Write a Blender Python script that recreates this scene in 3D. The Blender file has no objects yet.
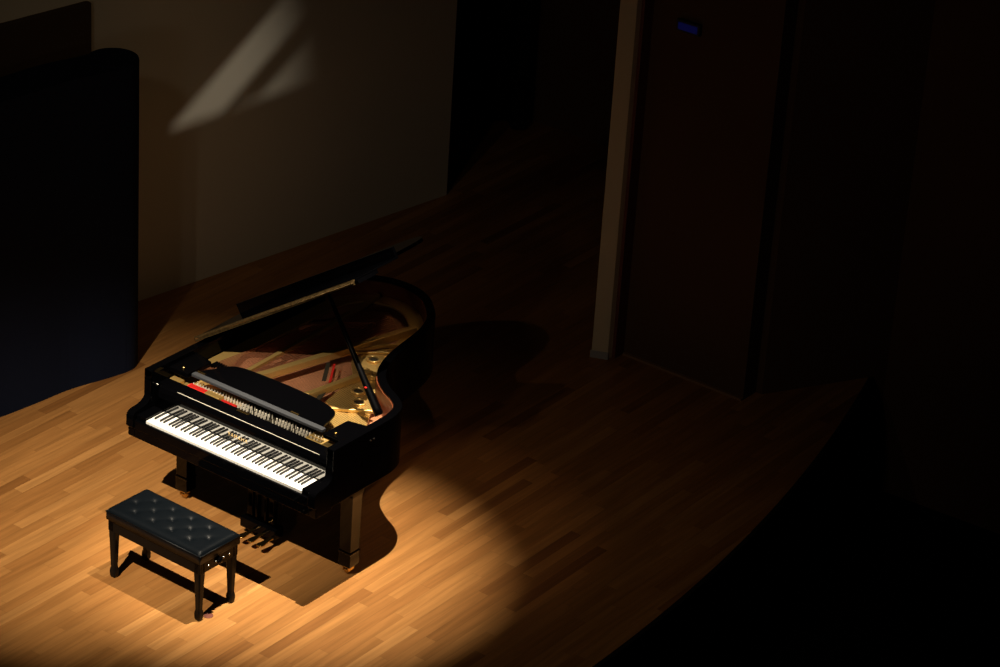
import bpy, bmesh, math, random
from mathutils import Vector, Matrix
random.seed(7)
S = bpy.context.scene
COL = S.collection
PI = math.pi

# ------------------------------------------------------------------ materials
def mat(name, color, rough=0.5, metal=0.0, coat=0.0, spec=0.5, bump=None, vary=0.0, vscale=20.0, emit=None, estr=0):
    m = bpy.data.materials.new(name); m.use_nodes = True
    nt = m.node_tree; b = nt.nodes['Principled BSDF']
    b.inputs['Base Color'].default_value = (*color, 1)
    b.inputs['Roughness'].default_value = rough
    b.inputs['Metallic'].default_value = metal
    b.inputs['Coat Weight'].default_value = coat
    b.inputs['Coat Roughness'].default_value = 0.04
    b.inputs['Specular IOR Level'].default_value = spec
    tc = nt.nodes.new('ShaderNodeTexCoord')
    n = nt.nodes.new('ShaderNodeTexNoise'); n.inputs['Scale'].default_value = vscale
    nt.links.new(tc.outputs['Object'], n.inputs['Vector'])
    if vary:
        mx = nt.nodes.new('ShaderNodeMix'); mx.data_type = 'RGBA'
        mx.inputs['A'].default_value = (*[c * (1 - vary) for c in color], 1)
        mx.inputs['B'].default_value = (*[min(1, c * (1 + vary)) for c in color], 1)
        nt.links.new(n.outputs['Fac'], mx.inputs['Factor'])
        nt.links.new(mx.outputs['Result'], b.inputs['Base Color'])
    if bump:
        bp = nt.nodes.new('ShaderNodeBump'); bp.inputs['Strength'].default_value = bump
        bp.inputs['Distance'].default_value = 0.002
        nt.links.new(n.outputs['Fac'], bp.inputs['Height'])
        nt.links.new(bp.outputs['Normal'], b.inputs['Normal'])
    if emit:
        b.inputs['Emission Color'].default_value = (*emit, 1)
        b.inputs['Emission Strength'].default_value = estr
    return m

M = {}
M['ebony'] = mat('polished_ebony', (0.0009, 0.0009, 0.0012), 0.06, spec=0.08)
M['ebony_leg'] = mat('leg_ebony', (0.001, 0.001, 0.001), 0.06, spec=0.22)
M['bench_wood'] = mat('bench_black_wood', (0.003, 0.003, 0.003), 0.22, spec=0.12)
M['fallboard'] = mat('mirror_ebony', (0.24, 0.24, 0.24), 0.02, metal=1.0)
M['ebony_soft'] = mat('satin_ebony', (0.0012, 0.0012, 0.0015), 0.30, spec=0.12)
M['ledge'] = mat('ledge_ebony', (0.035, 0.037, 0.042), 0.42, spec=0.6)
M['ivory'] = mat('white_key_acrylic', (0.80, 0.78, 0.73), 0.25, vary=0.02)
M['keywood'] = mat('key_end_wood', (0.55, 0.40, 0.32), 0.5)
M['blackkey'] = mat('black_key', (0.006, 0.006, 0.007), 0.28)
M['plate'] = mat('gold_bronze_plate', (0.66, 0.43, 0.14), 0.30, metal=0.6, bump=0.15, vary=0.1, vscale=60)
M['brass'] = mat('brass', (0.62, 0.40, 0.13), 0.25, metal=1.0, vary=0.15, vscale=30)
M['hinge'] = mat('worn_brass_hinge', (0.26, 0.17, 0.07), 0.3, metal=0.9, vary=0.8, vscale=45)
M['copper'] = mat('copper_string', (0.48, 0.20, 0.10), 0.4, metal=0.6)
M['steel'] = mat('steel', (0.65, 0.62, 0.56), 0.25, metal=1.0)
M['pin'] = mat('nickel_pin_and_highlight', (0.80, 0.74, 0.62), 0.3, metal=0.3)
M['goldleaf'] = mat('gold_leaf', (0.85, 0.58, 0.25), 0.4, metal=0.2)
M['redfelt'] = mat('red_felt', (0.55, 0.02, 0.015), 0.9, spec=0.1, bump=0.3, vscale=400)
M['felt_shade'] = mat('dark_felt_and_shade', (0.035, 0.03, 0.02), 0.9, spec=0.1)  # dark felt, also the colour of the painted shade under the pins
M['soundboard'] = mat('spruce_soundboard', (0.50, 0.22, 0.11), 0.4, vary=0.25, vscale=8)
M['veneer'] = mat('red_brown_veneer', (0.15, 0.037, 0.011), 0.45, coat=0.0, vary=0.25, vscale=12)
M['leather'] = mat('black_leather', (0.0022, 0.0034, 0.0048), 0.40, spec=0.13, bump=0.35, vscale=260)
M['wallpaint'] = mat('cream_wall_paint', (0.52, 0.47, 0.38), 0.75, vary=0.06, vscale=1.2, bump=0.1)
M['pillarpaint'] = mat('cream_trim_paint', (0.62, 0.52, 0.36), 0.7, vary=0.05, vscale=2)
M['plinth'] = mat('grey_plinth', (0.33, 0.33, 0.34), 0.6)
M['navy'] = mat('navy_black_fabric', (0.005, 0.008, 0.020), 0.9, spec=0.1, vary=0.1)
M['darkbrown'] = mat('dark_brown_board', (0.055, 0.035, 0.02), 0.8, spec=0.2, vary=0.2, vscale=3)
M['blackwall'] = mat('black_wall', (0.012, 0.011, 0.010), 0.9, spec=0.1)
M['brownwall'] = mat('brown_wall', (0.10, 0.055, 0.03), 0.85, spec=0.1, vary=0.15, vscale=1)
M['redbrown'] = mat('red_brown_edge', (0.13, 0.035, 0.02), 0.6)
M['carpet'] = mat('black_carpet', (0.006, 0.006, 0.008), 0.95, spec=0.05)
M['edgewood'] = mat('edge_wood', (0.25, 0.14, 0.07), 0.5)
M['lamp_black'] = mat('housing_black', (0.02, 0.02, 0.02), 0.6)
M['blue'] = mat('blue_lamp_lens', (0.01, 0.02, 0.2), 0.3, emit=(0.02, 0.05, 1.0), estr=0.018)

def floor_material():
    m = bpy.data.materials.new('maple_floor_boards'); m.use_nodes = True
    nt = m.node_tree; N = nt.nodes; L = nt.links; b = N['Principled BSDF']
    def math_(op, a, b_=None):
        n = N.new('ShaderNodeMath'); n.operation = op
        for i, v in enumerate((a, b_)):
            if v is None: continue
            if isinstance(v, (int, float)): n.inputs[i].default_value = v
            else: L.new(v, n.inputs[i])
        return n.outputs[0]
    tc = N.new('ShaderNodeTexCoord'); sp = N.new('ShaderNodeSeparateXYZ'); L.new(tc.outputs['Object'], sp.inputs[0])
    X, Y = sp.outputs[0], sp.outputs[1]
    W, LEN = 0.076, 0.95
    xr = math_('DIVIDE', X, W); row = math_('FLOOR', xr); fx = math_('FRACT', xr)
    wn = N.new('ShaderNodeTexWhiteNoise'); wn.noise_dimensions = '1D'; L.new(row, wn.inputs['W'])
    yo = math_('ADD', math_('DIVIDE', Y, LEN), math_('MULTIPLY', wn.outputs['Value'], 7.0))
    brd = math_('FLOOR', yo); fy = math_('FRACT', yo)
    cx = N.new('ShaderNodeCombineXYZ'); L.new(row, cx.inputs[0]); L.new(brd, cx.inputs[1])
    wb = N.new('ShaderNodeTexWhiteNoise'); wb.noise_dimensions = '2D'; L.new(cx.outputs[0], wb.inputs['Vector'])
    ramp = N.new('ShaderNodeValToRGB'); L.new(wb.outputs['Value'], ramp.inputs[0])
    cr = ramp.color_ramp
    cr.elements[0].position = 0.0; cr.elements[0].color = (0.22, 0.088, 0.022, 1)
    cr.elements[1].position = 1.0; cr.elements[1].color = (0.415, 0.196, 0.059, 1)
    for p, c in ((0.05, (0.255, 0.106, 0.027, 1)), (0.10, (0.29, 0.122, 0.032, 1)), (0.55, (0.34, 0.150, 0.041, 1)), (0.85, (0.375, 0.170, 0.048, 1))):
        e = cr.elements.new(p); e.color = c
    # grain
    mp = N.new('ShaderNodeMapping'); mp.inputs['Scale'].default_value = (38, 2.2, 1)
    L.new(tc.outputs['Object'], mp.inputs['Vector'])
    off = N.new('ShaderNodeVectorMath'); off.operation = 'ADD'
    sc = N.new('ShaderNodeVectorMath'); sc.operation = 'SCALE'; L.new(wb.outputs['Color'], sc.inputs[0]); sc.inputs['Scale'].default_value = 40
    L.new(mp.outputs[0], off.inputs[0]); L.new(sc.outputs[0], off.inputs[1])
    gn = N.new('ShaderNodeTexNoise'); gn.inputs['Scale'].default_value = 1.0; gn.inputs['Detail'].default_value = 5
    L.new(off.outputs[0], gn.inputs['Vector'])
    gr = N.new('ShaderNodeMapRange'); L.new(gn.outputs['Fac'], gr.inputs['Value'])
    gr.inputs['From Min'].default_value = 0.3; gr.inputs['From Max'].default_value = 0.7
    gr.inputs['To Min'].default_value = 0.80; gr.inputs['To Max'].default_value = 1.14
    # gaps
    ex = math_('MULTIPLY', math_('MINIMUM', fx, math_('SUBTRACT', 1.0, fx)), W)
    ey = math_('MULTIPLY', math_('MINIMUM', fy, math_('SUBTRACT', 1.0, fy)), LEN)
    gap = math_('MINIMUM', ex, ey)
    gm = N.new('ShaderNodeMapRange'); L.new(gap, gm.inputs['Value'])
    gm.inputs['From Min'].default_value = 0.0; gm.inputs['From Max'].default_value = 0.0018
    gm.inputs['To Min'].default_value = 0.62; gm.inputs['To Max'].default_value = 1.0
    f = math_('MULTIPLY', gr.outputs[0], gm.outputs[0])
    vs = N.new('ShaderNodeVectorMath'); vs.operation = 'SCALE'
    L.new(ramp.outputs['Color'], vs.inputs[0]); L.new(f, vs.inputs['Scale'])
    L.new(vs.outputs[0], b.inputs['Base Color'])
    rr = N.new('ShaderNodeMapRange'); L.new(gn.outputs['Fac'], rr.inputs['Value'])
    rr.inputs['To Min'].default_value = 0.36; rr.inputs['To Max'].default_value = 0.5
    L.new(rr.outputs[0], b.inputs['Roughness'])
    b.inputs['Specular IOR Level'].default_value = 0.35
    return m
M['floor'] = floor_material()

# ------------------------------------------------------------------ geometry helpers
def finish(name, bm, m, parent=None, bevel=0.0, seg=2, smooth=False, kind=None, label=None, cat=None, group=None):
    bmesh.ops.recalc_face_normals(bm, faces=bm.faces[:])
    me = bpy.data.meshes.new(name); bm.to_mesh(me); bm.free()
    if isinstance(m, (list, tuple)):
        for k in m: me.materials.append(k)
    else: me.materials.append(m)
    o = bpy.data.objects.new(name, me); COL.objects.link(o)
    if parent: o.parent = parent
    if smooth:
        for p in me.polygons: p.use_smooth = True
    if bevel:
        md = o.modifiers.new('bevel', 'BEVEL'); md.width = bevel; md.segments = seg; md.limit_method = 'ANGLE'
        md.angle_limit = math.radians(35)
        for p in me.polygons: p.use_smooth = True
        md.harden_normals = True
    if kind: o['kind'] = kind
    if label: o['label'] = label
    if cat: o['category'] = cat
    if group: o['group'] = group
    return o

def empty(name, loc, label, cat, group=None, rz=0):
    o = bpy.data.objects.new(name, None); COL.objects.link(o); o.location = loc; o.rotation_euler = (0, 0, rz)
    o['label'] = label; o['category'] = cat
    if group: o['group'] = group
    return o

def box(bm, a, b, T=None):
    x0, y0, z0 = a; x1, y1, z1 = b
    vs = [bm.verts.new(v) for v in ((x0,y0,z0),(x1,y0,z0),(x1,y1,z0),(x0,y1,z0),(x0,y0,z1),(x1,y0,z1),(x1,y1,z1),(x0,y1,z1))]
    fs = [bm.faces.new([vs[i] for i in f]) for f in ((0,3,2,1),(4,5,6,7),(0,1,5,4),(1,2,6,5),(2,3,7,6),(3,0,4,7))]
    if T:
        for v in vs: v.co = T(v.co)
    return vs

def prism(bm, pts, f0, f1):
    """polygon pts swept between two maps pt -> 3D"""
    a = [bm.verts.new(f0(p)) for p in pts]; b = [bm.verts.new(f1(p)) for p in pts]
    n = len(pts)
    bm.faces.new(a[::-1]); bm.faces.new(b)
    for i in range(n):
        j = (i + 1) % n
        bm.faces.new([a[i], a[j], b[j], b[i]])

def flat(bm, pts, z0, z1):
    prism(bm, pts, lambda p: (p[0], p[1], z0), lambda p: (p[0], p[1], z1))

def tube(bm, pts, r, seg=10, caps=True):
    pts = [Vector(p) for p in pts]
    rs = r if isinstance(r, (list, tuple)) else [r] * len(pts)
    rings = []
    up = Vector((0, 0, 1))
    for i, p in enumerate(pts):
        d = (pts[min(i + 1, len(pts) - 1)] - pts[max(i - 1, 0)]).normalized()
        ref = up if abs(d.dot(up)) < 0.95 else Vector((1, 0, 0))
        u = d.cross(ref).normalized(); v = d.cross(u)
        rings.append([bm.verts.new(p + (u * math.cos(2*PI*k/seg) + v * math.sin(2*PI*k/seg)) * rs[i]) for k in range(seg)])
    for a, b in zip(rings, rings[1:]):
        for k in range(seg):
            bm.faces.new([a[k], a[(k+1) % seg], b[(k+1) % seg], b[k]])
    if caps:
        bm.faces.new(rings[0][::-1]); bm.faces.new(rings[-1])

def lathe(bm, prof, c, seg=20, axis='z'):
    rings = []
    for r, h in prof:
        ring = []
        for k in range(seg):
            a = 2*PI*k/seg
            if axis == 'z': co = (c[0]+r*math.cos(a), c[1]+r*math.sin(a), c[2]+h)
            elif axis == 'x': co = (c[0]+h, c[1]+r*math.cos(a), c[2]+r*math.sin(a))
            else: co = (c[0]+r*math.cos(a), c[1]+h, c[2]+r*math.sin(a))
            ring.append(bm.verts.new(co))
        rings.append(ring)
    for a, b in zip(rings, rings[1:]):
        for k in range(seg):
            bm.faces.new([a[k], a[(k+1) % seg], b[(k+1) % seg], b[k]])
    bm.faces.new(rings[0][::-1]); bm.faces.new(rings[-1])

def spline(pts, n=8):
    """Catmull-Rom through open point list"""
    out = []
    P = [pts[0]] + list(pts) + [pts[-1]]
    for i in range(1, len(P) - 2):
        p0, p1, p2, p3 = (Vector(q) for q in P[i-1:i+3])
        for k in range(n):
            t = k / n
            out.append(tuple(0.5 * ((2*p1) + (p2-p0)*t + (2*p0-5*p1+4*p2-p3)*t*t + (3*p1-p0-3*p2+p3)*t**3)))
    out.append(tuple(pts[-1]))
    return out

def offset(path, d):
    """offset an open 2D path to its left by d"""
    out = []
    for i, p in enumerate(path):
        a = Vector(path[max(i-1, 0)]); b = Vector(path[min(i+1, len(path)-1)])
        t = (b - a).normalized(); n = Vector((-t.y, t.x))
        out.append((p[0] + n.x*d, p[1] + n.y*d))
    return out

def ribbon(bm, A, B, z0, z1):
    """solid band between two equal-length open paths"""
    n = len(A)
    va = [[bm.verts.new((p[0], p[1], z)) for p in A] for z in (z0, z1)]
    vb = [[bm.verts.new((p[0], p[1], z)) for p in B] for z in (z0, z1)]
    for i in range(n - 1):
        bm.faces.new([va[0][i], va[0][i+1], va[1][i+1], va[1][i]])
        bm.faces.new([vb[0][i+1], vb[0][i], vb[1][i], vb[1][i+1]])
        bm.faces.new([va[1][i], va[1][i+1], vb[1][i+1], vb[1][i]])
        bm.faces.new([va[0][i+1], va[0][i], vb[0][i], vb[0][i+1]])
    for i in (0, n-1):
        bm.faces.new([va[0][i], va[1][i], vb[1][i], vb[0][i]])

# ------------------------------------------------------------------ the setting
FX = 2.36
def edge_x(y):            # curved front edge of the stage
    return 2.355 - 0.036 * max(0.0, y - 0.5)**2 - 0.012 * min(0.0, y - 0.5)**2
bm = bmesh.new()
ys = [-3.6 + i*0.12 for i in range(int((5.4+3.6)/0.12)+1)]
pts = [(edge_x(y), y) for y in ys]
poly = [(-6.5, -3.6)] + pts + [(pts[-1][0], 6.8), (-6.5, 6.8)]
flat(bm, poly, -0.12, 0.0)
finish('floor', bm, M['floor'], kind='structure')
bm = bmesh.new()
ribbon(bm, pts, [(p[0]+0.03, p[1]) for p in pts], -0.9, -0.002)
finish('trim_1', bm, M['blackwall'], kind='structure')
bm = bmesh.new(); box(bm, (0.5, -8, -0.95), (14, 16, -0.9))
finish('floor_auditorium', bm, M['carpet'], kind='structure')

# left cream wall, runs beside the stage at a slight angle
def wl(y): return -2.68 + (y - 2.58) * 0.155
bm = bmesh.new()
y0, y1 = -3.6, 5.16
flat(bm, [(wl(y0), y0), (wl(y1), y1), (wl(y1)-0.18, y1+0.03), (wl(y0)-0.18, y0+0.03)], 0.0, 5.5)
finish('wall_left', bm, M['wallpaint'], kind='structure')
bm = bmesh.new(); box(bm, (-6.5, 6.8, 0), (0.5, 6.95, 5.5)); finish('wall_back', bm, M['brownwall'], kind='structure')
bm = bmesh.new()
n = 60
A = [(-5.2 + 2.62*i/n, 6.55 + 0.05*math.sin(i*1.05)) for i in range(n+1)]
ribbon(bm, A, [(p[0], p[1]+0.03) for p in A], 0.02, 5.4)
finish('stage_drape', bm, M['blackwall'], smooth=True, label='black hanging drape at the back of the stage beyond the cream wall', cat='curtain')

bm = bmesh.new(); box(bm, (-6.5, -13, 10.4), (14, 16, 10.5)); finish('ceiling', bm, M['blackwall'], kind='structure')

# pale pillar and the dark wall that continues it
bm = bmesh.new()
flat(bm, [(0.095, 3.74), (0.201, 3.786), (0.215, 3.93), (0.09, 3.90)], 0.0, 6.5)
finish('trim_2', bm, M['pillarpaint'], kind='structure', bevel=0.004)
bm = bmesh.new()
flat(bm, [(0.089, 3.733), (0.205, 3.782), (0.206, 3.79), (0.09, 3.75)], 0.0, 0.055)
finish('baseboard_1', bm, M['plinth'], kind='structure')
bm = bmesh.new(); box(bm, (0.206, 3.83, 0), (0.232, 3.95, 6.5)); finish('trim_3', bm, M['redbrown'], kind='structure', bevel=0.003)
bm = bmesh.new(); box(bm, (0.232, 3.94, 0), (1.22, 4.1, 6.5)); finish('wall_right', bm, M['brownwall'], kind='structure')
bm = bmesh.new(); box(bm, (0.24, 3.915, 0.0), (1.22, 3.94, 0.018)); finish('baseboard_right', bm, M['edgewood'], kind='structure')
bm = bmesh.new(); flat(bm, [(1.22, 4.1), (1.27, 4.1), (1.75, 4.95), (9.5, 5.3), (9.5, 5.5), (1.65, 5.15)], -0.9, 6.5)
finish('wall_far_right', bm, M['brownwall'], kind='structure')

# the navy screen with its rounded end, standing on the stage at left
scr = empty('stage_screen', (-2.25, 0.4, 0), 'tall navy-black free-standing stage screen with a rounded end, left of the piano', 'screen')
def loc(o, p): o.matrix_parent_inverse = Matrix.Translation(-Vector(p.location)) if p.rotation_euler.z == 0 else p.matrix_basis.inverted()
f = [(-2.60, -1.2), (-2.38, -0.4), (-2.255, 0.25), (-2.205, 0.62), (-2.175, 0.95), (-2.11, 1.20), (-2.07, 1.38)]
f = spline(f, 4)
bm = bmesh.new(); ribbon(bm, f, offset(f, 0.32), 0.0, 2.21)
o = finish('panel', bm, M['navy'], scr, smooth=False); loc(o, scr)
bm = bmesh.new()
lathe(bm, [(0.168, 0), (0.168, 2.205), (0.163, 2.22), (0.0005, 2.22)], (-2.235, 1.425, 0), 40)
o = finish('rounded_end', bm, M['navy'], scr, bevel=0); loc(o, scr)

# dark board on the wall behind it
bm = bmesh.new()
y0, y1 = -3.4, 1.77
flat(bm, [(wl(y0)+0.003, y0), (wl(y1)+0.003, y1), (wl(y1)+0.05, y1), (wl(y0)+0.05, y0)], 0.0, 2.36)
finish('wall_board', bm, M['darkbrown'], bevel=0.006, label='dark brown flat board along the cream wall behind the navy screen', cat='board')

# ------------------------------------------------------------------ grand piano
piano = empty('grand_piano', (0, 0.9, 0), 'black polished grand piano with its lid propped open, standing in the pool of light', 'piano')
def part(name, bm, m, parent=piano, **k):
    o = finish(name, bm, m, parent, **k)
    # all mesh is written in stage coordinates; keep it there under the parent
    root = parent
    off = Vector((0, 0, 0))
    if parent is piano: o.matrix_parent_inverse = Matrix.Translation(-Vector(piano.location))
    return o

curve_pts = [(.745, .13), (.745, .40), (.745, .60), (.738, .71), (.70, .82), (.62, .895), (.51, .955), (.405, 1.035), (.325, 1.145), (.272, 1.28), (.240, 1.43),
             (.217, 1.58), (.185, 1.73), (.12, 1.88), (.015, 2.00), (-.11, 2.10), (-.26, 2.15), (-.43, 2.14), (-.58, 2.07), (-.69, 1.95), (-.738, 1.80), (-.745, 1.62), (-.745, 1.2), (-.745, .13)]
outer = spline(curve_pts, 6)
inner = offset(outer, 0.055)
inner2 = offset(outer, 0.0585)
bm = bmesh.new(); ribbon(bm, outer, inner, 0.62, 1.0)
part('rim', bm, M['ebony'], bevel=0.004)
_q = [(a, b) for a, b in zip(inner, offset(outer, 0.0605)) if a[1] > .45 and not (a[0] < -.5 and a[1] < 1.75)]
bm = bmesh.new(); ribbon(bm, [a for a, b in _q], [b for a, b in _q], 0.80, 0.985)
part('inner_rim', bm, M['veneer'], label='reddish brown veneer on the inside of the rim')

# cheeks
arm = spline([(0.1295, 1.0), (0.1295, 0.93), (0.1295, 0.86), (0.122, 0.82), (0.10, 0.797), (0.055, 0.782), (0.012, 0.778), (-.018, 0.768), (-.032, 0.748), (-.034, 0.70), (-.034, 0.672)], 4)
arm += [(-.015, 0.668), (-.015, 0.60), (0.1295, 0.60)]
for s in (-1, 1):
    bm = bmesh.new()
    prism(bm, arm, lambda p: (s*0.745, p[0], p[1]), lambda p: (s*0.69, p[0], p[1]))
    part('cheek', bm, M['ebony'], bevel=0.005)
    bm = bmesh.new(); box(bm, (min(s*.6895, s*.617), 0.003, 0.664), (max(s*.6895, s*.617), 0.158, 0.752))
    part('key_block', bm, M['ebony'], bevel=0.004)
bm = bmesh.new(); box(bm, (-.69, -.015, .60), (.69, .42, .662)); part('keybed', bm, M['ebony'], bevel=0.003)
bm = bmesh.new(); box(bm, (-.6895, -.021, .6625), (.6895, 0.000, .722)); part('key_slip', bm, M['ebony'], bevel=0.004)

# keys
PINV = Matrix.Translation(-Vector(piano.location))
KW = 1.23 / 52
X0 = -0.615
wb = bmesh.new(); box(wb, (0.0006, 0.0035, 0.668), (KW-0.0006, 0.165, 0.735))
for f_ in wb.faces:
    f_.material_index = 0
fm = [f_ for f_ in wb.faces if abs(f_.calc_center_median().y - 0.0035) < 1e-4]
wk = finish('white_key', wb, M['ivory'], piano, bevel=0.0012, seg=1)
wk.matrix_parent_inverse = Matrix.Translation(-Vector(piano.location)); wk.location = (X0, 0, 0)
for i in range(1, 52):
    c = wk.copy(); COL.objects.link(c); c.parent = piano; c.matrix_parent_inverse = PINV; c.location = (X0 + i*KW, 0, 0)
bb = bmesh.new()
prof = [(0.0535, 0.735), (0.0575, 0.7465), (0.165, 0.7475), (0.165, 0.735)]
prism(bb, prof, lambda p: (-.0047, p[0], p[1]) if p[1] > .74 else (-.0055, p[0], p[1]), lambda p: (.0047, p[0], p[1]) if p[1] > .74 else (.0055, p[0], p[1]))
bk = None
for i in range(51):
    note = (5 + i) % 7        # first white key is A ; C=0
    if note in (2, 6): continue     # no sharp after E and B
    sh = {0: -.0018, 1: .0018, 3: -.002, 4: 0, 5: .002}[note]
    x = X0 + (i+1)*KW + sh
    if bk is None:
        bk = finish('black_key', bb, M['blackkey'], piano, bevel=0.001, seg=1); bk.matrix_parent_inverse = Matrix.Translation(-Vector(piano.location)); bk.location = (x, 0, 0)
    else:
        c = bk.copy(); COL.objects.link(c); c.parent = piano; c.matrix_parent_inverse = PINV; c.location = (x, 0, 0)

# fallboard: thin panel rising behind the keys
def fb(p): return p
bm = bmesh.new()
prism(bm, [(.1605, .737), (.1605, .748), (.1625, .819), (.1628, .820), (.164, .862), (.172, .888), (.183, .899), (.200, .899), (.200, .737)], lambda p: (-.66, p[0], p[1]), lambda p: (.66, p[0], p[1]))
for f_ in bm.faces:
    c_ = f_.calc_center_median()
    f_.material_index = 0 if (.748 < c_.z < .819 and c_.y < .165 and len(f_.verts) == 4) else 1
fall = part('fallboard', bm, [M['fallboard'], M['ebony']])
# gold letters on the fallboard (maker's name, as on the instrument)
def text(body, name, size, loc_, rot, m, parent, ext=0.0004):
    cu = bpy.data.curves.new(name, 'FONT'); cu.body = body; cu.size = size; cu.align_x = 'CENTER'; cu.align_y = 'CENTER'
    cu.extrude = ext; cu.space_character = 1.25; cu.materials.append(m)
    t = bpy.data.objects.new(name, cu); COL.objects.link(t)
    dg = bpy.context.evaluated_depsgraph_get()
    me = bpy.data.meshes.new_from_object(t.evaluated_get(dg)); bpy.data.objects.remove(t)
    o = bpy.data.objects.new(name, me); COL.objects.link(o)
    o.parent = parent; o.location = loc_; o.rotation_euler = rot
    return o
t = text('YAMAHA', 'lettering', 0.033, (-0.02, .1612, .782), (math.radians(88.3), 0, 0), M['goldleaf'], fall)
t['label'] = 'small gold maker lettering above the middle keys'
bm = bmesh.new(); box(bm, (-.52, .1775, .8955), (.60, .1800, .8985)); part('fallboard_highlight', bm, M['pin'], fall).matrix_parent_inverse = Matrix.Identity(4)  # pale strip painting the highlight along the fallboard's top edge

for s_ in (-1, 1):
    bm = bmesh.new(); lathe(bm, [(.0005, -.013), (.006, -.011), (.007, 0), (.006, .011), (.0005, .013)], (s_*.676, .165, .902), 12, 'x'); part('fallboard_pivot', bm, M['steel'], fall, smooth=True).matrix_parent_inverse = Matrix.Identity(4)
# stretcher board behind the fallboard, with its little gold plate
bm = bmesh.new(); box(bm, (-.69, .201, .80), (.69, .279, .8985)); stretch = part('stretcher', bm, M['ebony'], bevel=0.003)
bm = bmesh.new(); box(bm, (-.115, .250, .8986), (-.02, .270, .900)); part('name_plate', bm, M['brass'], stretch, bevel=0.0004, label='small gold plate')

# iron plate ------------------------------------------------------------
ZP = .905
pl = bmesh.new()
flat(pl, [(-.684, .28), (.684, .28), (.684, .52), (-.684, .50)], .858, .870)     # pin block web
inner_path = offset(outer, 0.062)
def clip(path, ymin): return [p for p in path if p[1] >= ymin]
ip = [p for p in clip(inner_path, .50) if not (p[0] > .36 and p[1] < 1.2)]
# flange widths grow around the treble bend
wpath = []
for i, p in enumerate(ip):
    a = Vector(ip[max(i-1, 0)]); b = Vector(ip[min(i+1, len(ip)-1)])
    t_ = (b-a).normalized(); n_ = Vector((-t_.y, t_.x))
    w_ = 0.10
    if p[0] > -.05 and p[1] < 1.75: w_ = 0.125
    if p[0] < -.6: w_ = 0.11
    wpath.append((p[0] + n_.x*w_, p[1] + n_.y*w_))
def strip(bm, pts, w, z0, z1):
    A = offset(pts, w/2); B = offset(pts, -w/2); ribbon(bm, B, A, z0, z1)
plate = None
# build flange with round holes by stamping open circles: flange cells as a fine grid
def flange(bm, A, B, z0, z1, holes, sub=7):
    n = len(A)
    g = [[(A[i][0] + (B[i][0]-A[i][0])*j/sub, A[i][1] + (B[i][1]-A[i][1])*j/sub) for j in range(sub+1)] for i in range(n)]
    keep = {}
    for i in range(n-1):
        for j in range(sub):
            cx = sum(g[a][b][0] for a, b in ((i,j),(i+1,j),(i,j+1),(i+1,j+1)))/4
            cy = sum(g[a][b][1] for a, b in ((i,j),(i+1,j),(i,j+1),(i+1,j+1)))/4
            keep[i, j] = True
    vt = [[bm.verts.new((*q, z1)) for q in r] for r in g]; vb = [[bm.verts.new((*q, z0)) for q in r] for r in g]
    for (i, j) in keep:
        bm.faces.new([vt[i][j], vt[i+1][j], vt[i+1][j+1], vt[i][j+1]]); bm.faces.new([vb[i][j], vb[i][j+1], vb[i+1][j+1], vb[i+1][j]])
    for i in range(n-1):
        bm.faces.new([vt[i][0], vb[i][0], vb[i+1][0], vt[i+1][0]]); bm.faces.new([vt[i][sub], vt[i+1][sub], vb[i+1][sub], vb[i][sub]])
    for i in (0, n-1):
        for j in range(sub): bm.faces.new([vt[i][j], vt[i][j+1], vb[i][j+1], vb[i][j]])
flange(pl, ip, wpath, .872, .888, [], 4)
# leftmost broad bass web along the spine and the treble web
flat(pl, [(-.684, .49), (-.50, .49), (-.50, .60), (-.60, .92), (-.684, 1.2)], .873, .8885)
flat(pl, [(.27, .50), (.60, .50), (.565, .66), (.48, .80), (.38, .92), (.30, .80)], .873, .8885)
plate = part('iron_plate', pl, M['plate'], bevel=0.003, label='gold painted cast iron plate')
# struts and raised ridges
def bar(pts, w, z0, z1, name='plate_bar'):
    b_ = bmesh.new(); strip(b_, pts, w, z0, z1)
    o = part(name, b_, M['plate'], plate, bevel=0.006); o.matrix_parent_inverse = Matrix.Identity(4); return o
bar([(-.375, .48), (-.375, .69), (-.385, .98), (-.40, 1.45), (-.45, 2.02)], .030, .889, .925)
bar([(-.335, .48), (-.255, .69), (-.10, 1.30), (-.045, 1.52), (.03, 1.80)], .046, .889, .940)
bar([(.04, .49), (.105, .69), (.145, .92), (.19, 1.15)], .040, .889, .935)
bar(spline([(-.10, 1.29), (-.045, 1.40), (.01, 1.50), (.075, 1.57), (.135, 1.60)], 5), .016, .889, .915, 'plate_ridge')
bar(spline([(-.10, 1.22), (-.068, 1.30), (.02, 1.40), (.09, 1.46), (.17, 1.48)], 5), .012, .889, .905, 'plate_ridge')
bar(spline([(.140, .90), (.155, 1.00), (.178, 1.07), (.215, 1.12), (.25, 1.13)], 5), .016, .889, .918, 'plate_ridge')
bar([(.20, .60), (.30, .66), (.40, .725), (.50, .80)], .024, .889, .912, 'plate_ridge')
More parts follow.
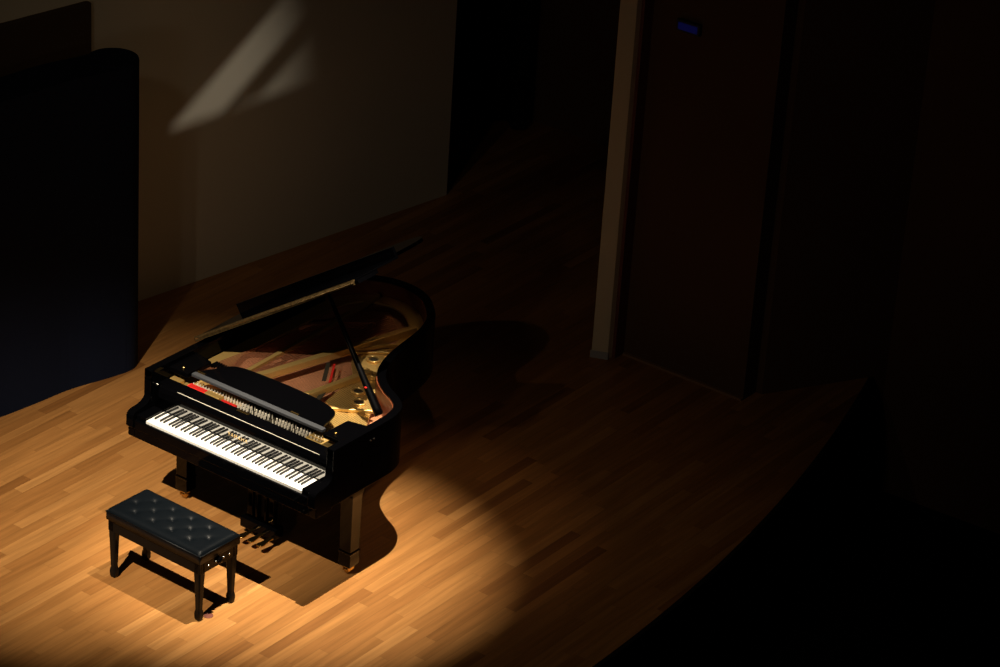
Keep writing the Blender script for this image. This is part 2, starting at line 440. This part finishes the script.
# sound holes: dark wells ringed by a raised lip on the treble flange
flat_pts = []
for (hx, hy) in ((.068, 1.330), (.130, 1.165), (.262, .945), (.355, .838)):
    b_ = bmesh.new()
    ring = [(.030, 0), (.042, 0), (.042, .010), (.038, .014), (.030, .012)]
    seg = 24; rows = []
    for r_, h_ in ring:
        rows.append([b_.verts.new((hx + r_*1.15*math.cos(2*PI*k/seg), hy + r_*math.sin(2*PI*k/seg), .8885 + h_)) for k in range(seg)])
    for q in range(len(rows)):
        A_, B_ = rows[q], rows[(q+1) % len(rows)]
        for k in range(seg): b_.faces.new([A_[k], A_[(k+1) % seg], B_[(k+1) % seg], B_[k]])
    o = part('sound_hole', b_, M['plate'], plate, smooth=True); o.matrix_parent_inverse = Matrix.Identity(4)
    b_ = bmesh.new(); lathe(b_, [(.0325, 0), (.0325, .0012)], (hx, hy, .8885), 24)
    w2 = part('hole_well', b_, M['felt_shade'], plate); w2.matrix_parent_inverse = Matrix.Identity(4)
# plate pad under the treble holes
b_ = bmesh.new(); flat(b_, [(-.05, 1.28), (-.02, 1.22), (.09, 1.10), (.15, 1.00), (.155, .90), (.20, .70), (.45, .70), (.47, .86), (.34, 1.0), (.24, 1.12), (.20, 1.35), (.15, 1.56), (.02, 1.50)], .874, .8882)
o = part('treble_web', b_, M['plate'], plate); o.matrix_parent_inverse = Matrix.Identity(4)

# soundboard + bottom
bm = bmesh.new(); ipf = clip(offset(outer, 0.06), .45)
flat(bm, [(.685, .45)] + ipf[:] + [(-.685, .45)], .815, .828)
part('soundboard', bm, M['soundboard'], label='reddish brown soundboard')
bm = bmesh.new(); box(bm, (-.689, .281, .70), (.689, .449, .80)); part('action_rail', bm, M['ebony_soft'])
# bridges
bm = bmesh.new(); strip(bm, spline([(.36, .78), (.16, .98), (-.02, 1.25), (-.15, 1.55), (-.30, 1.75)], 6), .03, .828, .860)
part('bridge', bm, M['soundboard'])
bm = bmesh.new(); strip(bm, spline([(-.60, 1.40), (-.45, 1.62), (-.28, 1.78)], 6), .03, .828, .872)
part('bass_bridge', bm, M['soundboard'])

# strings
bm = bmesh.new()
for i in range(20):            # copper-wound bass, cross-strung
    t_ = i/19
    tube(bm, [(-.62 + .24*t_, .44, .905), (-.44 + .36*t_, 1.60 + .3*(1-abs(t_-.5)), .900)], .0030, 5)
for i in range(12):
    t_ = i/11
    tube(bm, [(-.345 + .03*t_ - .03, .44, .90), (-.20 + .10*t_, 1.45+.25*t_, .897)], .0022, 5)
part('bass_strings', bm, M['copper'], kind='stuff', label='copper wound bass strings')
bm = bmesh.new()
for i in range(70):
    t_ = i/69
    x0 = -.31 + .94*t_
    if abs(x0 - .06) < .03: continue
    y_end = 1.45 - .66*t_**.75
    tube(bm, [(x0, .40, .900), (x0 - .10*(1-t_), y_end, .898)] if t_ > .4 else [(x0, .40, .900), (x0 + .20*(1-t_) , y_end, .896)], .0009, 4)
part('treble_strings', bm, M['steel'], kind='stuff', label='thin steel treble strings')
# dampers and the felt strips
for i in range(46):
    bm = bmesh.new()
    x = -.58 + i*.019
    if abs(x + .375) < .02 or abs(x + .30) < .02: continue
    box(bm, (x, .545 + .02*math.sin(i*.2), .906), (x+.010, .60, .928)); part('damper', bm, M['ebony_soft'])
def quad_strip(name, pts, w, z0, z1, m, par=plate, **k):
    b_ = bmesh.new(); strip(b_, pts, w, z0, z1); o = part(name, b_, m, par, **k); o.matrix_parent_inverse = Matrix.Identity(4) if par is not piano else o.matrix_parent_inverse; return o
quad_strip('felt_strip', [(-.055, 1.10), (.075, .90)], .014, .902, .908, M['redfelt'], label='narrow red felt strip')
quad_strip('felt_band', [(-.095, 1.09), (.035, .89)], .026, .901, .905, M['felt_shade'])
quad_strip('felt_band', [(.10, .86), (.17, .66)], .030, .901, .905, M['felt_shade'])

# front of the plate: red felt, painted-in ledge shade, agraffes and tuning pins seen through the slot in front of the desk
bm = bmesh.new(); box(bm, (-.15, .284, .8702), (.40, .43, .8725)); part('pin_shade', bm, M['felt_shade'], plate).matrix_parent_inverse = Matrix.Identity(4)  # dark strip painting the ledge's shade beneath the pins
bm = bmesh.new(); box(bm, (-.54, .285, .8705), (-.40, .325, .897)); part('red_felt', bm, M['redfelt'], plate, bevel=0.002, label='red felt at the bass end').matrix_parent_inverse = Matrix.Identity(4)
bm = bmesh.new(); box(bm, (-.27, .285, .8705), (-.155, .310, .892)); part('red_felt', bm, M['redfelt'], plate, bevel=0.002, label='red felt beside the gold plate').matrix_parent_inverse = Matrix.Identity(4)
bm = bmesh.new(); box(bm, (-.40, .285, .8705), (-.285, .335, .900)); part('plate_boss', bm, M['plate'], plate, bevel=0.003).matrix_parent_inverse = Matrix.Identity(4)
bm = bmesh.new(); box(bm, (-.684, .285, .8705), (-.60, .33, .895)); part('plate_boss', bm, M['plate'], plate, bevel=0.003).matrix_parent_inverse = Matrix.Identity(4)
bm = bmesh.new(); flat(bm, [(.40, .285), (.60, .285), (.60, .36), (.47, .50), (.40, .46)], .8705, .898); part('plate_boss', bm, M['plate'], plate, bevel=0.004).matrix_parent_inverse = Matrix.Identity(4)
pb = bmesh.new(); lathe(pb, [(.0042, 0), (.0042, .037), (.0036, .040), (.0005, .040)], (0, 0, 0), 8)
pin = finish('tuning_pin', pb, M['pin'], plate, smooth=False); cnt = 0
pin.matrix_parent_inverse = Matrix.Translation(-Vector(piano.location)); plate_off = Vector((0, 0, 0))
pin.matrix_parent_inverse = Matrix.Identity(4)
more = bmesh.new(); first = True
for i in range(46):
    for r_ in range(3):
        x = -.53 + i*.023 + r_*.007; y = .296 + r_*.030
        if -.56 < x < -.15 and r_ < 1: continue
        if i in (21, 27, 28, 35, 41): continue
        z = .870
        if r_ == 0 and x < .50:
            if first: pin.location = (x, y, z); first = False; cnt += 1
            elif cnt < 100: c = pin.copy(); COL.objects.link(c); c.parent = plate; c.matrix_parent_inverse = Matrix.Identity(4); c.location = (x, y, z); cnt += 1
        elif r_ == 1 and cnt < 100 and i % 1 == 0 and -.15 < x < .5:
            c = pin.copy(); COL.objects.link(c); c.parent = plate; c.matrix_parent_inverse = Matrix.Identity(4); c.location = (x, y, z); cnt += 1
        else:
            lathe(more, [(.0034, 0), (.0034, .034)], (x, y, z), 6)
o = part('tuning_pins', more, M['pin'], plate, kind='stuff'); o.matrix_parent_inverse = Matrix.Identity(4)

# music desk folded flat, with its ledge and the side rails it slides on
for s in (-1, 1):
    bm = bmesh.new()
    if s > 0: flat(bm, [(.535, .281), (.684, .281), (.684, .53), (.545, .50)], .945, .978)
    else: flat(bm, [(-.684, .281), (-.535, .281), (-.535, .50), (-.684, .53)], .945, .978)
    part('desk_rail', bm, M['ebony'], bevel=0.004)
bm = bmesh.new()
back = spline([(-.490, .325), (-.462, .39), (-.430, .45), (-.395, .512), (-.350, .541), (-.275, .558), (-.11, .566), (.026, .570), (.196, .566), (.322, .552), (.40, .530), (.46, .48), (.50, .325)], 4)
flat(bm, back, .978, .994)
desk = part('music_desk', bm, M['ebony'], bevel=0.004, label='black music desk folded flat')
bm = bmesh.new(); box(bm, (-.505, .284, .972), (.525, .322, .992)); o = part('desk_ledge', bm, M['ledge'], desk, bevel=0.003, label='grey-sheened front ledge'); o.matrix_parent_inverse = Matrix.Identity(4)
for x in (-.46, .28):
    bm = bmesh.new(); lathe(bm, [(.006, -.03), (.006, .03)], (x, .327, .994), 8, 'x'); o = part('desk_hinge', bm, M['brass'], desk, smooth=False); o.matrix_parent_inverse = Matrix.Identity(4)
for s in (-1, 1):
    bm = bmesh.new(); lathe(bm, [(.0005, 0), (.010, 0), (.011, .006), (.006, .012), (.0005, .013)], (s*.60, .32, .978), 14); part('rail_knob', bm, M['brass'], smooth=True)

# lid --------------------------------------------------------------------
AL = math.radians(33.5)
def LT(u, y, h): return Vector((-.747 + u*math.cos(AL) - h*math.sin(AL), y, 1.004 + u*math.sin(AL) + h*math.cos(AL)))
lid_out = [(p[0] + .745, p[1]) for p in offset(outer, -.012) if p[1] > .60]
lid_poly = [(1.502, .60)] + lid_out[:] + [(-.012, .60)]
# drop spine points that would bow out
bm = bmesh.new()
prism(bm, lid_poly, lambda p: LT(p[0], p[1], 0), lambda p: LT(p[0], p[1], .022))
lid = part('lid', bm, M['ebony'], bevel=0.003)
# front flap folded back over the lid, with its turned-up lip
bm = bmesh.new()
prism(bm, [(.612, .026), (1.03, .036), (1.03, .100), (1.052, .100), (1.052, .024), (.612, .024 - .001)][:],
      lambda p: LT(-.008, p[0], p[1]), lambda p: LT(1.44, p[0], p[1]))
flap = part('front_flap', bm, M['ebony'], lid, bevel=0.003); flap.matrix_parent_inverse = Matrix.Identity(4)
bm = bmesh.new()
prism(bm, [(.590, .002), (.600, .002), (.612, .030), (.596, .034)], lambda p: LT(0.0, p[0], p[1]), lambda p: LT(1.47, p[0], p[1]))
for i in range(60):
    u = .012 + i*.0244
    lathe(bm, [(.0085, 0), (.0085, .0205)], (0, 0, 0), 8, 'x')
    bm.verts.ensure_lookup_table()
    for v in bm.verts[-16:]: v.co = LT(u + v.co.x, .596 + v.co.y, .020 + v.co.z)
o = part('flap_hinge', bm, M['hinge'], lid, label='long brass hinge along the fold of the lid'); o.matrix_parent_inverse = Matrix.Identity(4)
for y in (.75, 1.2, 1.65):
    bm = bmesh.new(); lathe(bm, [(.007, -.04), (.007, .04)], (-.752, y, 1.004), 10, 'y'); o = part('lid_hinge', bm, M['brass'], smooth=False)
# prop
bm = bmesh.new()
p0, p1 = Vector((.648, .665, .985)), Vector((.10, .82, 1.004 + (.10+.747)*math.tan(AL) - .012))
tube(bm, [p0, p0.lerp(p1, .05), p0.lerp(p1, .5), p1], [.026, .026, .017, .011], 10)
tube(bm, [p0 + Vector((-.005, .03, 0)), p0.lerp(p1, .42) + Vector((-.0, .012, 0))], [.012, .008], 8)
prop = part('lid_prop', bm, M['ebony_soft'], smooth=True)
bm = bmesh.new(); lathe(bm, [(.0005, 0), (.009, 0), (.009, .006), (.0005, .008)], tuple(p0.lerp(p1, .22) + Vector((0, -.02, .008))), 10)
o = part('prop_button', bm, M['redfelt'], prop, smooth=True, label='small red button'); o.matrix_parent_inverse = Matrix.Identity(4)

# legs
def leg(cx, cy):
    bm = bmesh.new()
    prof = [(.052, .62), (.052, .56), (.047, .55), (.042, .17), (.048, .165), (.049, .155), (.044, .150), (.046, .075), (.042, .062)]
    rings = []
    for w, z in prof:
        rings.append([bm.verts.new((cx + sx*w, cy + sy*w, z)) for sx, sy in ((-1,-1),(1,-1),(1,1),(-1,1))])
    for a, b in zip(rings, rings[1:]):
        for k in range(4): bm.faces.new([a[k], b[k], b[(k+1) % 4], a[(k+1) % 4]])
    bm.faces.new(rings[0]); bm.faces.new(rings[-1][::-1])
    l = part('leg', bm, M['ebony_leg'], bevel=0.003)
    bm = bmesh.new()
    lathe(bm, [(.020, 0), (.034, .006), (.036, .014), (.028, .018)], (cx, cy, .045), 16)
    box(bm, (cx-.022, cy-.028, .024), (cx-.016, cy+.028, .048)); box(bm, (cx+.016, cy-.028, .024), (cx+.022, cy+.028, .048))
    lathe(bm, [(.024, -.013), (.027, -.010), (.027, .010), (.024, .013)], (cx, cy, .027), 20, 'x')
    c = part('caster', bm, M['brass'], l, bevel=0, label='brass caster'); c.matrix_parent_inverse = Matrix.Identity(4)
for cx, cy in ((-.665, .425), (.655, .425), (-.30, 1.82)): leg(cx, cy)
# beams beneath the soundboard
bm = bmesh.new()
for a, b in (((-.30, .42), (-.62, 1.9)), ((-.1, .42), (-.30, 2.05)), ((.15, .42), (-.10, 2.0))):
    strip(bm, [a, b], .07, .66, .76)
part('underside_beams', bm, M['ebony_soft'])
bm = bmesh.new(); box(bm, (-.689, .42, .60), (.689, .52, .80)); part('belly_rail', bm, M['ebony_soft'])
bm = bmesh.new()
flat(bm, [(.685, .50)] + ipf[:] + [(-.685, .50)], .800, .806)
part('underboard', bm, M['ebony_soft'])

# pedal lyre
LX = .0
bm = bmesh.new(); box(bm, (LX-.17, .30, .575), (LX+.17, .46, .5995)); lyre = part('pedal_lyre', bm, M['ebony'], bevel=0.004)
for x in (-.075, -.025, .045, .095):
    bm = bmesh.new(); w_ = .020 if abs(x) > .05 else .010
    box(bm, (LX+x-w_, .355, .13), (LX+x+w_, .395, .576)); o = part('lyre_post', bm, M['ebony'], lyre, bevel=0.004); o.matrix_parent_inverse = Matrix.Identity(4)
bm = bmesh.new(); box(bm, (LX-.128, .325, .055), (LX+.150, .415, .125)); o = part('pedal_box', bm, M['ebony'], lyre, bevel=0.006); o.matrix_parent_inverse = Matrix.Identity(4)
for x in (-.018, .055, .132):
    bm = bmesh.new()
    pa = [(-.013, .33), (-.013, .26), (-.017, .23), (-.023, .19), (-.022, .165), (-.012, .150), (.012, .150), (.022, .165), (.023, .19), (.017, .23), (.013, .26), (.013, .33)]
    flat(bm, [(LX+x+p[0], p[1]*.75 + .085) for p in pa], .066, .077)
    o = part('pedal', bm, M['brass'], lyre, bevel=0.004, label='brass pedal'); o.matrix_parent_inverse = Matrix.Identity(4)
for s in (-1, 1):
    bm = bmesh.new(); tube(bm, [(LX+s*.09, .425, .09), (LX+s*.11, .62, .60)], .006, 8); o = part('lyre_brace', bm, M['ebony_soft'], lyre, smooth=True); o.matrix_parent_inverse = Matrix.Identity(4)
# little screws and shine points on the right flank
bm = bmesh.new()
for y in (.47, .50): lathe(bm, [(.006, 0), (.006, .004), (.0005, .005)], (.7455, y, .93), 10, 'x')
part('lock_screws', bm, M['steel'])

# ------------------------------------------------------------------ bench
BC = Vector((0.0, -.425, 0)); BYAW = .0
bench = empty('piano_bench', BC, 'black tufted leather piano bench on four slim black legs, in front of the keyboard', 'bench', rz=-.023)
W2, D2 = .379, .170
def bpart(name, bm, m, parent=bench, **k): return finish(name, bm, m, parent, **k)
tufts = []
for k in range(9):
    x = -.298 + k*.0735
    if k % 2 == 0: tufts.append((x, 0.0))
    else: tufts += [(x, .084), (x, -.084)]
bm = bmesh.new()
nx, ny = 76, 36
def cush(x, y):
    ex = min(1, (W2 - abs(x))/.030); ey = min(1, (D2 - abs(y))/.030)
    e = math.sqrt(max(0, 1-(1-max(0, ex))**2)) * math.sqrt(max(0, 1-(1-max(0, ey))**2))
    z = .452 + .026*e + .006*e*(1-(x/W2)**2)*(1-(y/D2)**2)
    for tx, ty in tufts:
        d2 = (x-tx)**2 + (y-ty)**2
        z -= .012*math.exp(-d2/(2*.014**2)) + .004*math.exp(-d2/(2*.03**2))
    # diagonal creases between neighbouring tufts
    u = (x+.298)/.0735*PI/2; v = y/.084*PI/2
    z -= .0015*e*(abs(math.cos(u+v))**14 + abs(math.cos(u-v))**14)*(1 if abs(x) < .33 and abs(y) < .12 else .2)
    return z
grid = [[bm.verts.new((-W2 + 2*W2*i/nx, -D2 + 2*D2*j/ny, cush(-W2 + 2*W2*i/nx, -D2 + 2*D2*j/ny))) for j in range(ny+1)] for i in range(nx+1)]
for i in range(nx):
    for j in range(ny): bm.faces.new([grid[i][j], grid[i+1][j], grid[i+1][j+1], grid[i][j+1]])
border = [grid[i][0] for i in range(nx+1)] + [grid[nx][j] for j in range(1, ny+1)] + [grid[i][ny] for i in range(nx-1, -1, -1)] + [grid[0][j] for j in range(ny-1, 0, -1)]
low = [bm.verts.new((v.co.x*1.0, v.co.y*1.0, .400)) for v in border]
nb = len(border)
for i in range(nb): bm.faces.new([border[i], low[i], low[(i+1) % nb], border[(i+1) % nb]])
bm.faces.new(low)
seat = bpart('seat_cushion', bm, M['leather'], smooth=True)
bm = bmesh.new()
loop = [(-W2-.001, -D2-.001), (W2+.001, -D2-.001), (W2+.001, D2+.001), (-W2-.001, D2+.001), (-W2-.001, -D2-.001)]
for a, b in zip(loop, loop[1:]): tube(bm, [(a[0], a[1], .455), (b[0], b[1], .455)], .0035, 8)
bpart('piping', bm, M['leather'], seat, smooth=True)
for tx, ty in tufts:
    bm = bmesh.new(); lathe(bm, [(.0055, 0), (.0058, .002), (.004, .0035), (.0005, .004)], (tx, ty, cush(tx, ty)-.001), 12)
    bpart('tuft_button', bm, M['leather'], seat, smooth=True)
bm = bmesh.new()
for a, b in (((-W2+.008, -D2+.008), (W2-.008, -D2+.030)), ((-W2+.008, D2-.030), (W2-.008, D2-.008)), ((-W2+.008, -D2+.030), (-W2+.030, D2-.030)), ((W2-.030, -D2+.030), (W2-.008, D2-.030))):
    box(bm, (*a, .325), (*b, .398))
apron = bpart('apron', bm, M['bench_wood'], bevel=0.003)
bm = bmesh.new(); box(bm, (-W2+.004, -D2+.004, .398), (W2-.004, D2-.004, .4035)); bpart('seat_board', bm, M['ebony_soft'], bevel=0.001)
for sx in (-1, 1):
    for sy in (-1, 1):
        bm = bmesh.new()
        prof = [(.026, .398), (.026, .30), (.024, .27), (.0215, .20), (.018, .09), (.017, .070), (.021, .058), (.023, .040), (.021, .014), (.016, .0005)]
        rings = []
        cx, cy = sx*(W2-.034), sy*(D2-.034)
        for w, z in prof:
            rings.append([bm.verts.new((cx + w*a, cy + w*b, z)) for a, b in ((-1,-.7),(-.7,-1),(.7,-1),(1,-.7),(1,.7),(.7,1),(-.7,1),(-1,.7))])
        for a, b in zip(rings, rings[1:]):
            for k in range(8): bm.faces.new([a[k], b[k], b[(k+1) % 8], a[(k+1) % 8]])
        bm.faces.new(rings[0]); bm.faces.new(rings[-1][::-1])
        bpart('leg', bm, M['bench_wood'], bevel=0.002)
for y in (-.09, -.03, .035, .085):       # adjusting hardware on the right end
    bm = bmesh.new(); lathe(bm, [(.0065, 0), (.0075, .004), (.004, .009), (.0005, .010)], (W2-.008, y, .365), 12, 'x'); bpart('side_bolt', bm, M['steel'], apron, smooth=True)
bm = bmesh.new(); lathe(bm, [(.016, 0), (.020, .006), (.020, .018), (.014, .024)], (W2-.008, -.002, .365), 16, 'x'); bpart('height_knob', bm, M['ebony'], apron, smooth=True)

# floor socket cover beside the bench's front leg
bm = bmesh.new(); lathe(bm, [(.030, 0), (.030, .002), (.022, .003), (.0005, .003)], (.355, -.50, .0), 20)
finish('floor_socket', bm, M['redbrown'], smooth=False, label='small round brown socket cover in the floor near the bench leg', cat='socket')

# blue lamp far up right
lamp = empty('wall_lamp', (1.10, 3.90, 0), 'tiny dim blue light high on the dark wall right of the pale pillar', 'lamp')
# ------------------------------------------------------------------ camera
C = Vector((10.36348955, -11.87863911, 9.69216246))
r = Vector((0.7970968, 0.60096452, 0.05897747)); u = Vector((-0.31656629, 0.33270473, 0.88830927)); d = Vector((-0.51422027, 0.72673875, -0.45544298))
cam = bpy.data.cameras.new('camera'); co = bpy.data.objects.new('camera', cam); COL.objects.link(co)
m = Matrix(((r.x, u.x, -d.x, C.x), (r.y, u.y, -d.y, C.y), (r.z, u.z, -d.z, C.z), (0, 0, 0, 1)))
co.matrix_world = m
cam.sensor_width = 36; cam.lens = 3039.636/1000*36; cam.clip_end = 100; cam.clip_start = .5
S.camera = co

# blue lamp geometry placed on the dark wall at its real height
def ray(px, py):
    return d + r*(px-500)/3039.636 - u*(py-333.5)/3039.636
v = ray(690, 27); s = (3.93 - C.y)/v.y; bl = C + v*s
lamp.location = (bl.x, 3.94, bl.z)
bm = bmesh.new(); box(bm, (-.09, -.035, -.04), (.09, -.001, .04)); finish('housing', bm, M['lamp_black'], lamp, bevel=0.004)
bm = bmesh.new(); box(bm, (-.075, -.040, -.025), (.075, -.0352, .025)); finish('lens', bm, M['blue'], lamp, bevel=0.002)

# ------------------------------------------------------------------ lights
def spot(name, loc_, target, watts, color, angle, blend, size):
    l = bpy.data.lights.new(name, 'SPOT'); l.energy = watts; l.color = color
    l.spot_size = math.radians(angle); l.spot_blend = blend; l.shadow_soft_size = size
    o = bpy.data.objects.new(name, l); COL.objects.link(o); o.location = loc_
    o.rotation_euler = (Vector(target) - Vector(loc_)).to_track_quat('-Z', 'Y').to_euler()
    return o
WARM = (1.0, 0.87, 0.68)
spot('overhead_spot', (1.15, .12, 7.0), (.34, .28, 0), 5000, WARM, 24, 1.0, .02)
spot('overhead_spill', (1.15, .12, 7.0), (.9, .9, 0), 48, (1.0, .74, .50), 46, 1.0, .02)
spot('front_spot', (.95, -5.0, 6.95), (-.80, .16, 0), 5000, WARM, 24, 1.0, .03)
spot('front_spill', (.95, -5.0, 6.95), (-.3, 1.5, 0), 75, (1.0, .74, .50), 42, 1.0, .03)
spot('rear_spot', (1.3, 3.75, 7.0), (.45, .9, 0), 170, (1.0, .62, .36), 24, 1.0, .03)
spot('wash_fill', (4.2, -10.0, 5.0), (-.3, 3.6, 1.2), 100, (1.0, .82, .62), 40, 1.0, .2)  # added fill without a visible fixture, lifts the pillar and far floor
spot('wall_fill_front', (.95, -5.0, 6.9), (-2.7, 2.6, 1.3), 48, (1.0, .84, .62), 24, 1.0, .06)  # added fill from the front, brightens the cream wall
spot('wall_fill_side', (2.6, -.5, 6.0), (-2.75, 1.9, 1.3), 48, (1.0, .66, .34), 32, 1.0, .15)  # added warm fill from the side, brightens the cream wall
spot('red_patch_fill', (6.0, -4.0, 5.5), (1.1, 4.2, 2.0), 4, (1.0, .45, .3), 20, .35, .1)  # added lamp, no known source, makes a dim red patch on the right walls
# added unseen lamp with masks, stands in for the lid's reflection on the wall
LP = Vector((4.6, 0.6, 5.9))
def wp(y, z): return Vector((wl(y), y, z))
corners = [wp(2.46, 1.24), wp(4.0, 1.30), wp(5.3, 3.2), wp(4.40, 2.68)]
aim = wp(3.45, 1.8); dz = (aim - LP).normalized(); ux = dz.cross(Vector((0, 0, 1))).normalized(); uy = ux.cross(dz)
DIST = .34
def onplate(p):
    q = p - LP; k = DIST/q.dot(dz); q *= k
    return Vector((q.dot(ux), q.dot(uy)))
streak_rig = empty('streak_projector', LP, 'added out-of-view lamp with four mask blades, shaping the streak on the cream wall', 'light helper')
qs = [onplate(c) for c in corners]; cen = sum(qs, Vector((0, 0)))/4
def lw(x, y, z): return ux*x + uy*y + dz*z
for k in range(4):
    a, b = qs[k], qs[(k+1) % 4]; e = (b-a).normalized(); nn = Vector((-e.y, e.x))
    if nn.dot(cen - a) > 0: nn = -nn
    bm = bmesh.new(); z0 = DIST + .002*k
    prism(bm, [a - e*.16, b + e*.16, b + e*.16 + nn*.16, a - e*.16 + nn*.16], lambda p: lw(p[0], p[1], z0), lambda p: lw(p[0], p[1], z0+.001))
    finish('streak_mask', bm, M['lamp_black'], streak_rig)  # mask edges cut to the streak's outline
b0_, b1_, b2_, b3_ = (onplate(wp(*c)) for c in ((2.93, 1.26), (3.28, 1.30), (4.9, 2.46), (4.45, 2.40)))
bm = bmesh.new(); prism(bm, [b0_, b1_, b2_, b3_], lambda p: lw(p[0], p[1], DIST-.003), lambda p: lw(p[0], p[1], DIST-.002)); finish('streak_mask_bar', bm, M['lamp_black'], streak_rig)  # bar added to cut the dark band through the streak
bm = bmesh.new()
n_ = 24
ringo = [[bm.verts.new(lw(R_*math.cos(2*PI*k/n_), R_*math.sin(2*PI*k/n_), z_)) for k in range(n_)] for R_, z_ in ((.02, -.12), (.10, -.10), (.14, .0), (.14, DIST+.03), (.132, DIST+.03), (.132, .0), (.09, -.09), (.01, -.11))]
for a_, b_ in zip(ringo, ringo[1:]):
    for k in range(n_): bm.faces.new([a_[k], a_[(k+1) % n_], b_[(k+1) % n_], b_[k]])
bm.faces.new(ringo[0]); bm.faces.new(ringo[-1])
finish('streak_hood', bm, M['lamp_black'], streak_rig)
bm = bmesh.new(); tube(bm, [(0, 0, .13), (0, 0, 10.4 - LP.z)], .02, 10); finish('streak_pole', bm, M['lamp_black'], streak_rig)
spot('streak_lamp', LP, wp(2.65, 1.45), 620, (1.0, .91, .76), 15.5, 1.0, .0022)  # added lamp behind the masks

w = bpy.data.worlds.new('world'); S.world = w; w.use_nodes = True
w.node_tree.nodes['Background'].inputs[0].default_value = (0.03, 0.02, 0.015, 1)
w.node_tree.nodes['Background'].inputs[1].default_value = 0.03

S.view_settings.view_transform = 'Standard'; S.view_settings.look = 'None'
S.view_settings.gamma = 1; S.view_settings.exposure = 0; S.view_settings.use_curve_mapping = False
S.cycles.use_denoising = True
S.cycles.max_bounces = 8
